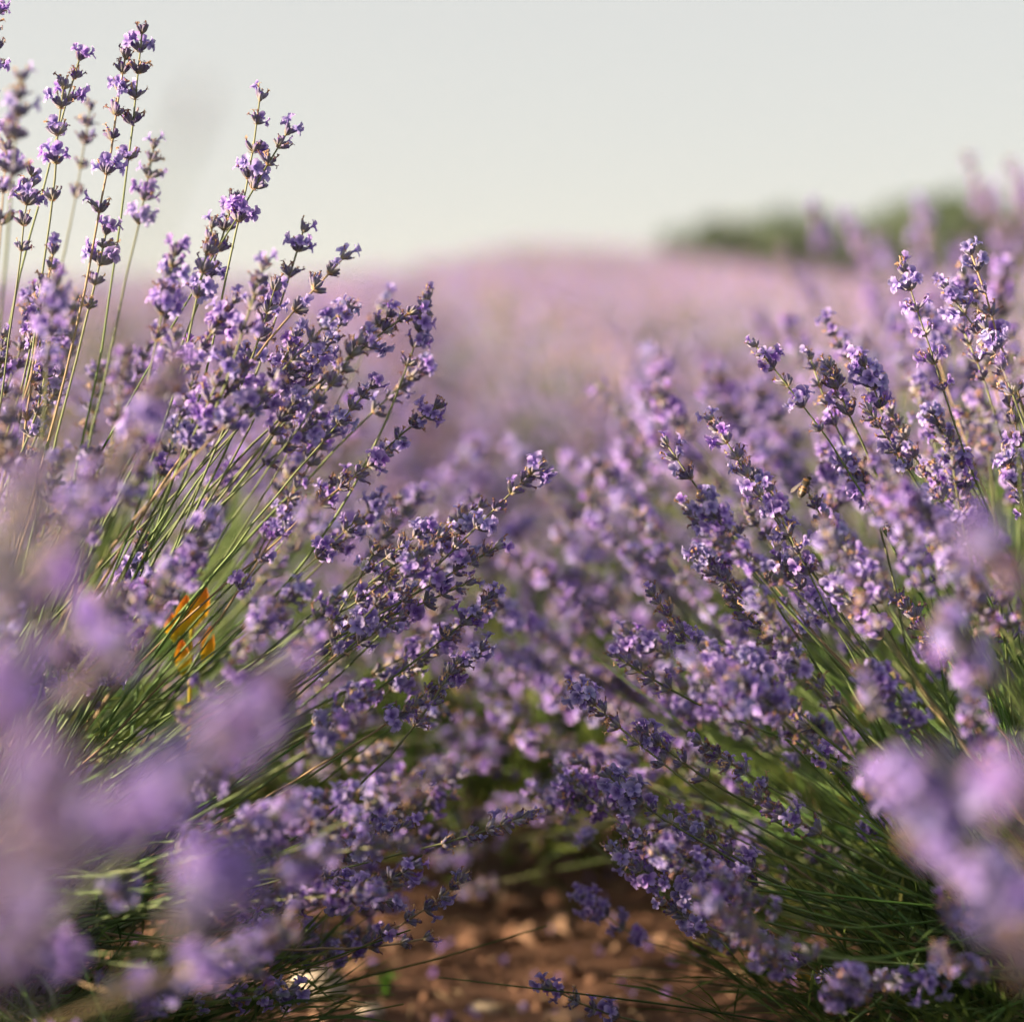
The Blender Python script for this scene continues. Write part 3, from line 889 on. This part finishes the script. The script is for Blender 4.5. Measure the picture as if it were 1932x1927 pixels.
MID_LABELS = {
    (0, 0): 'soft blurred lavender bush just behind the left sharp bush',
    (1, 0): 'sunlit blurred lavender bush just behind the right sharp bush',
}
def plant_rows(rs):
    mids, fars, rest = [], [], []
    for row in range(-14, 15):
        x0 = -0.43 + 0.43 * 0 + (row * ROW_GAP) + 0.0
        for k in range(0, 120):
            y = 1.92 + 0.50 * k + rs.normal(0, 0.05)
            x = x0 + ROW_DRIFT * (y - 1.4) + rs.normal(0, 0.03)
            half = 0.24 * y + 0.75
            if abs(x) > half or y > 47: continue
            if row == 0 and k == 0: continue                   # a plant missing: sunlight reaches the soil here
            if row == -1 and k == 1: continue                  # and one in the row beyond
            (mids if y < 4.6 else fars if y < 15.5 else rest).append((row, k, x, y))
    return mids, fars, rest
mids, fars, rest = plant_rows(rng)
ORD = ['first', 'second', 'third', 'fourth', 'fifth', 'sixth', 'seventh', 'eighth']
mids.sort(key=lambda q: q[3])
count = {}
for (row, k, x, y) in mids:
    n = 185 if (row == 1 and k == 0) else 150 if (row in (0, 1) and y < 3.2) else 95 if y < 3.4 else 75
    h = 0.60 + rng.normal(0, 0.03)
    low = -0.1
    if row == 1: h, low = (0.62 if k == 0 else 0.56), (0.1 if k == 0 else -0.05)
    if row == 1 and k == 2: x, h, low, n = 0.74, 0.80, 0.62, 170          # the tall, upright one
    if row == 0: low = 0.12
    if row == 0 and k == 1: y = 2.22
    c = count[row] = count.get(row, 0) + 1
    o_ = ORD[c - 1]
    if row == 1: lab, grp = f'{o_} blurred lavender bush behind the sharp right-hand bush, in the same row', 'bushes further along the right-hand row'
    elif row == 0: lab, grp = f'{o_} blurred lavender bush behind the sharp left-hand bush, in the same row', 'bushes further along the left-hand row'
    elif row < 0: lab, grp = f'blurred lavender bush, {o_} in row number {-row} beyond the left-hand row', 'blurred bushes left of the path'
    else: lab, grp = f'tall blurred lavender bush, {o_} in row number {row - 1} beyond the right-hand row', 'blurred bushes right of the path'
    if row > 0 and k > 0 and y < 3.6: n = max(n, 170)
    mid_bush(x, y, n, h, lab, grp, rng, low, lean=math.pi if (row == 1 and k != 2) else 0.0 if row == 0 else None, split=(row, k) in ((1, 0), (0, 1)))
low = mid_bush(-0.03, 2.2, 26, 0.40, 'low leafy lavender plant added to darken the gap between the two rows', None, rng, 0.25)  # extra plant put in to make the hollow between the rows dark
low.children[0].scale = (1.2, 1.1, 0.9)
# the rows go on beside and behind the camera: out of the picture, but they shade what is in it
for j, (x, y) in enumerate([(-1.29, 0.2), (-1.30, 0.72), (-1.28, 1.12), (-2.15, 0.4), (-2.16, 0.9), (-2.15, 1.9), (-2.17, 2.4), (-0.46, -0.2), (-0.45, 0.34), (0.47, -0.2), (0.48, 0.34), (1.29, 0.7), (1.3, 1.2), (1.28, 1.7)]):
    mid_bush(x, y, (200 if x > -1.5 else 120) if x < -0.9 else 70, 0.70 if x < -0.9 else 0.6, 'lavender bush of the rows that go on beside the camera', 'bushes beside the camera', rng)
print('MID', len(mids), 'FAR', len(fars), 'REST', len(rest))
fars.sort(key=lambda q: q[3])
for (row, k, x, y) in fars[:270]:
    r = bush_root(x, y, 'small pinkish lavender bush melted into the hazy rows of the middle distance', 'lavender bushes of the middle distance')
    s = rng.uniform(0.92, 1.12)
    for nm, me in (('foliage', FOL_FAR[rng.integers(3)]), ('flower_heads', SPRAYS[rng.integers(4)])):
        o = link(nm, me, r)
        o.rotation_euler = (0, 0, rng.uniform(0, 6.28))
        o.scale = (s, s, s * rng.uniform(0.95, 1.08))
        if nm == 'flower_heads': o['kind'] = 'stuff'
rest = fars[270:] + rest
# the far rows read as one mass
def far_rows():
    b = MB()
    lows = [spray_mesh(rng, 44, 0.46, 0.48) for _ in range(6)]
    for q in lows:
        q.v = [a for a in q.v]
    dome = lump(rng, 2, 0.06)
    for (row, k, x, y) in rest:
        z = float(terrain(x, y, False))
        src = lows[rng.integers(6)]
        s = rng.uniform(0.95, 1.2)
        b.merge(src, rotz(rng.uniform(0, 6.28)), s, (x, y, z))
        b.add(dome[0] * np.array([0.30, 0.30, 0.33]) * s + np.array([x, y, z + 0.05]), dome[1], 4, 0, rng.random())
    o = link('lavender_rows', b.mesh('lavender_rows', WMATS + ['stem', 'leaf']))
    tag(o, 'far lavender rows rising to the crest as one mauve mass', 'lavender', kind='stuff')
far_rows()

# ------------------------------------------------------------------ trees beyond the crest
def tree(px, top_py, width_px, Y, label):
    c = at(px, top_py, Y)
    g = float(terrain(c.x, c.y, False))
    H, Rw = c.z - g, width_px * TAN * Y / 2
    r = empty('tree', (c.x, c.y, g))
    tag(r, label, 'tree', 'trees beyond the crest')
    b = MB()
    v, f = tube_path([[0, 0, -0.3], [0.05, 0, H * 0.25], [0, 0.1, H * 0.5], [0.1, 0, H * 0.85]], [0.26, 0.2, 0.14, 0.04], 8)
    b.add(v, f)
    for i in range(7):
        a, h0 = i * 2.4, H * rng.uniform(0.2, 0.55)
        e = np.array([math.cos(a) * Rw * 0.7, math.sin(a) * Rw * 0.7, h0 + H * 0.25])
        v, f = tube_path([[0, 0, h0], list(e * [0.5, 0.5, 1] - [0, 0, H * 0.1]), list(e)], [0.1, 0.07, 0.03], 5)
        b.add(v, f)
    link('trunk', b.mesh('trunk', ['wood']), r)
    b = MB()
    clumps = []
    for i in range(64):
        d = rng.normal(0, 1, 3); d /= np.linalg.norm(d)
        q = rng.random() ** 0.4
        clumps.append((np.array([d[0] * Rw * q, d[1] * Rw * q, H * 0.56 + d[2] * H * 0.42 * q]), rng.uniform(0.14, 0.26) * Rw, rng.random()))
    for c0, rr, tone in clumps:
        for j in range(64):
            d = rng.normal(0, 1, 3); d /= np.linalg.norm(d)
            p = c0 + d * rr * rng.uniform(0.6, 1.1)
            if p[2] > H: p[2] = H - rng.uniform(0, 0.2)
            m = rot_to(d + rng.normal(0, 0.5, 3), rng.uniform(0, 6.28))
            s = rng.uniform(0.24, 0.46)
            v = np.array([[-s, 0, 0], [0, -s * 0.5, 0.02], [s, 0, 0], [0, s * 0.5, 0.02]]) @ m.T + p
            b.add(v, [(0, 1, 2, 3)], 0, 0, min(1, max(0, tone * 0.6 + rng.random() * 0.4)))
    link('crown', b.mesh('crown', ['tree_leaf']), r)
tree(1400, 418, 340, 92, 'low green tree at the left end of the tree line')
tree(1590, 390, 390, 98, 'broad green tree in the middle of the tree line')
tree(1775, 345, 270, 90, 'tallest dark green tree behind the tall blurred flower tips')
tree(1940, 366, 310, 96, 'dark green tree cut by the edge of the picture')
tree(1090, 478, 120, 125, 'distant olive tree barely showing over the middle of the lavender crest')

# ------------------------------------------------------------------ small things
def stone(px, py, size, label, flat=0.6):
    p = ground_at(px, py)
    b = MB()
    v, f = lump(rng, 2, 0.07)
    v = v * np.array([1, 0.8, flat]) * size
    b.add(v, f)
    o = link('stone', b.mesh('stone', ['stone']))
    o.location = (p.x, p.y, p.z + size * flat * 0.35)
    o.rotation_euler = (0, 0, rng.uniform(0, 6.28))
    tag(o, label, 'stone')
stone(915, 1908, 0.014, 'small round pale stone on the lit soil near the bottom edge')
stone(600, 1878, 0.032, 'largest pale stone lying on the soil under the left bush')
stone(110, 1868, 0.026, 'whitish stone in the shade of the bottom left corner')
stone(700, 1912, 0.016, 'flat pale pebble on the soil between the green seedling and the largest stone', 0.4)

def leaf_shape(L, W, curl=0.3, n=6):
    v, f, t = [], [], []
    for i in range(n):
        s = i / (n - 1)
        w = W * math.sin(math.pi * min(0.98, max(0.04, s))) ** 0.8
        z = math.sin(s * 2.0) * curl * L
        v += [[L * s, -w / 2, z + w * 0.15], [L * s, 0, z], [L * s, w / 2, z + w * 0.15]]
        t += [s] * 3
    for i in range(n - 1):
        for j in range(2):
            f.append((i * 3 + j, i * 3 + j + 1, (i + 1) * 3 + j + 1, (i + 1) * 3 + j))
    return np.array(v), f, np.array(t)
def seedling(px, py):
    p = ground_at(px, py)
    r = empty('seedling', p)
    tag(r, 'tiny bright green seedling sprouting from the soil at the bottom edge', 'seedling')
    for i in range(5):
        b = MB()
        v, f, t = leaf_shape(0.022, 0.009, 0.5)
        b.add(v, f, 0, t)
        o = link('leaf', b.mesh('leaf', ['seedling_leaf']), r)
        o.rotation_euler = (0, -0.6, i * 1.26)
        o.location = (0, 0, 0.004)
seedling(728, 1890)
def yellow_leaf(px, py, L, rot, lab):
    p = ground_at(px, py)
    b = MB()
    v, f, t = leaf_shape(L, L * 0.35, 0.15)
    v[:, 0] -= L / 2
    b.add(v, f, 0, t)
    o = link('fallen_leaf', b.mesh('fallen_leaf', ['yellow_leaf']))
    o.location = p + Vector((0, -0.01, 0.02))
    o.rotation_euler = (0.5, 0.1, rot)
    tag(o, lab, 'leaf', 'yellow leaves under the right bush')
yellow_leaf(1525, 1885, 0.030, 0.2, 'larger yellow leaf lying under the sharp right bush')
yellow_leaf(1492, 1855, 0.016, 1.2, 'small yellow leaf just above the larger yellow leaf')
def orange_weed():
    base = ground_at(352, 1560)
    d = 1.52
    foot = at(345, 1400, d)
    foot = Vector((foot.x, foot.y, float(terrain(foot.x, foot.y))))
    r = empty('weed', foot)
    tag(r, 'weed with orange and yellow leaves among the stems of the left sharp bush', 'weed')
    top = at(362, 1185, d) - foot
    b = MB()
    v, f = tube_path(bezier(np.zeros(3), np.array([0, 0, top.z * 0.4]), np.array(top) * [0.5, 0.5, 0.8], np.array(top), 8), np.linspace(2.2, 1.4, 8) * MM, 5)
    b.add(v, f, 0, 0.1)
    link('stem', b.mesh('stem', ['weed_leaf']), r)
    for (px0, py0, px1, py1, W) in ((362, 1185, 388, 1105, 0.011), (340, 1200, 352, 1120, 0.009), (330, 1210, 318, 1150, 0.008), (345, 1275, 343, 1205, 0.008), (385, 1260, 398, 1180, 0.007)):
        a, c = at(px0, py0, d) - foot, at(px1, py1, d) - foot
        L = (c - a).length
        v, f, t = leaf_shape(L, W * 1.4, 0.3)
        x = np.array((c - a).normalized()); z = np.array([0.15, -1.0, 0.1]); z -= x * (z @ x); z /= np.linalg.norm(z)
        m = np.stack([x, np.cross(z, x), z], 1)
        b = MB(); b.add(v @ m.T + np.array(a), f, 0, t)
        link('leaf', b.mesh('leaf', ['weed_leaf']), r)
orange_weed()

# ------------------------------------------------------------------ the bee
def ellipsoid(c, r, seg=10, rings=7, fuzz=0.0, rs=rng):
    v = [[c[0] - r[0], c[1], c[2]]]
    for i in range(1, rings):
        a = math.pi * i / rings
        for j in range(seg):
            q = 2 * math.pi * j / seg
            k = 1 + rs.normal(0, fuzz)
            v.append([c[0] - r[0] * math.cos(a), c[1] + r[1] * k * math.sin(a) * math.cos(q), c[2] + r[2] * k * math.sin(a) * math.sin(q)])
    v.append([c[0] + r[0], c[1], c[2]])
    f = [(0, 1 + (j + 1) % seg, 1 + j) for j in range(seg)]
    for i in range(rings - 2):
        for j in range(seg):
            a, b2 = 1 + i * seg, 1 + (i + 1) * seg
            f.append((a + j, a + (j + 1) % seg, b2 + (j + 1) % seg, b2 + j))
    e = len(v) - 1
    f += [(e, e - seg + j, e - seg + (j + 1) % seg) for j in range(seg)]
    return np.array(v), f
def bee(px, py, dep):
    p = at(px, py, dep)
    r = empty('bee', p)
    tag(r, 'small dark furry bee with an orange collar on a lavender flower', 'bee')
    r.rotation_euler = (R(15), R(-62), R(20))
    r.scale = (1.15,) * 3
    def part(name, v, f, m):
        b = MB(); b.add(np.asarray(v) * MM, f)
        return link(name, b.mesh(name, [m]), r)
    part('abdomen', *ellipsoid((-4.2, 0, 0), (4.0, 2.5, 2.5), 12, 9, 0.05), 'bee_fur')
    for k in range(2):
        a = np.linspace(0, 2 * math.pi, 13)[:-1]
        x0 = -2.2 - 1.7 * k
        rr = 2.5 * math.sqrt(max(0.1, 1 - ((x0 + 4.2) / 4.0) ** 2)) + 0.12
        v = np.concatenate([np.stack([np.full(12, x0 + dx), rr * s * np.cos(a), rr * s * np.sin(a)], 1) for dx, s in ((-0.4, 0.96), (0, 1.02), (0.4, 0.96))])
        part('band', v, ring_faces(3, 12), 'bee_band')
    part('thorax', *ellipsoid((1.2, 0, 0.5), (2.4, 2.3, 2.2), 12, 8, 0.10), 'bee_fur')
    part('collar', *ellipsoid((2.1, 0, 1.1), (1.3, 2.0, 1.6), 10, 7, 0.10), 'bee_band')
    part('head', *ellipsoid((4.0, 0, -0.2), (1.3, 1.7, 1.4), 10, 7, 0.03), 'bee_fur')
    for s in (-1, 1):
        wv = [[1.0, s * 0.8, 2.2], [-1.5, s * 2.0, 3.4], [-5.5, s * 4.4, 4.2], [-7.5, s * 4.2, 4.0], [-6.5, s * 2.4, 3.6], [-2.5, s * 1.0, 2.8]]
        part('wing', wv, [(0, 1, 5), (1, 2, 4, 5), (2, 3, 4)], 'bee_wing')
        v, f = tube_path([[4.6, s * 0.7, 0.4], [5.8, s * 1.4, 1.2], [7.0, s * 1.8, 0.6]], [0.16, 0.14, 0.12], 4)
        part('antenna', v, f, 'bee_fur')
        for x0, x1 in ((2.2, 3.6), (1.0, 0.8), (-0.2, -2.0)):
            v, f = tube_path([[x0, s * 1.4, -1.0], [(x0 + x1) / 2, s * 3.0, -1.6], [x1, s * 3.2, -3.8]], [0.3, 0.26, 0.15], 4)
            part('leg', v, f, 'bee_fur')
bee(1520, 914, 1.36)

# ------------------------------------------------------------------ the hazy evening air
def haze():
    m = bpy.data.materials.new('haze')
    m.use_nodes = True
    n, l = m.node_tree.nodes, m.node_tree.links
    n.clear()
    v = n.new('ShaderNodeVolumePrincipled')
    v.inputs['Color'].default_value = (0.84, 0.91, 0.97, 1)
    v.inputs['Density'].default_value = 0.0006
    v.inputs['Anisotropy'].default_value = 0.2
    out = n.new('ShaderNodeOutputMaterial')
    l.new(v.outputs[0], out.inputs['Volume'])
    me = bpy.data.meshes.new('haze')
    x, y0, y1, z0, z1 = 620, -60, 930, -6, 14
    c = [(sx * x, y, z) for z in (z0, z1) for y in (y0, y1) for sx in (-1, 1)]
    me.from_pydata(c, [], [(0, 2, 3, 1), (4, 5, 7, 6), (0, 1, 5, 4), (2, 6, 7, 3), (0, 4, 6, 2), (1, 3, 7, 5)])
    me.materials.append(m)
    o = link('haze', me)
    tag(o, 'pale evening haze lying over the field', 'haze', kind='stuff')
haze()
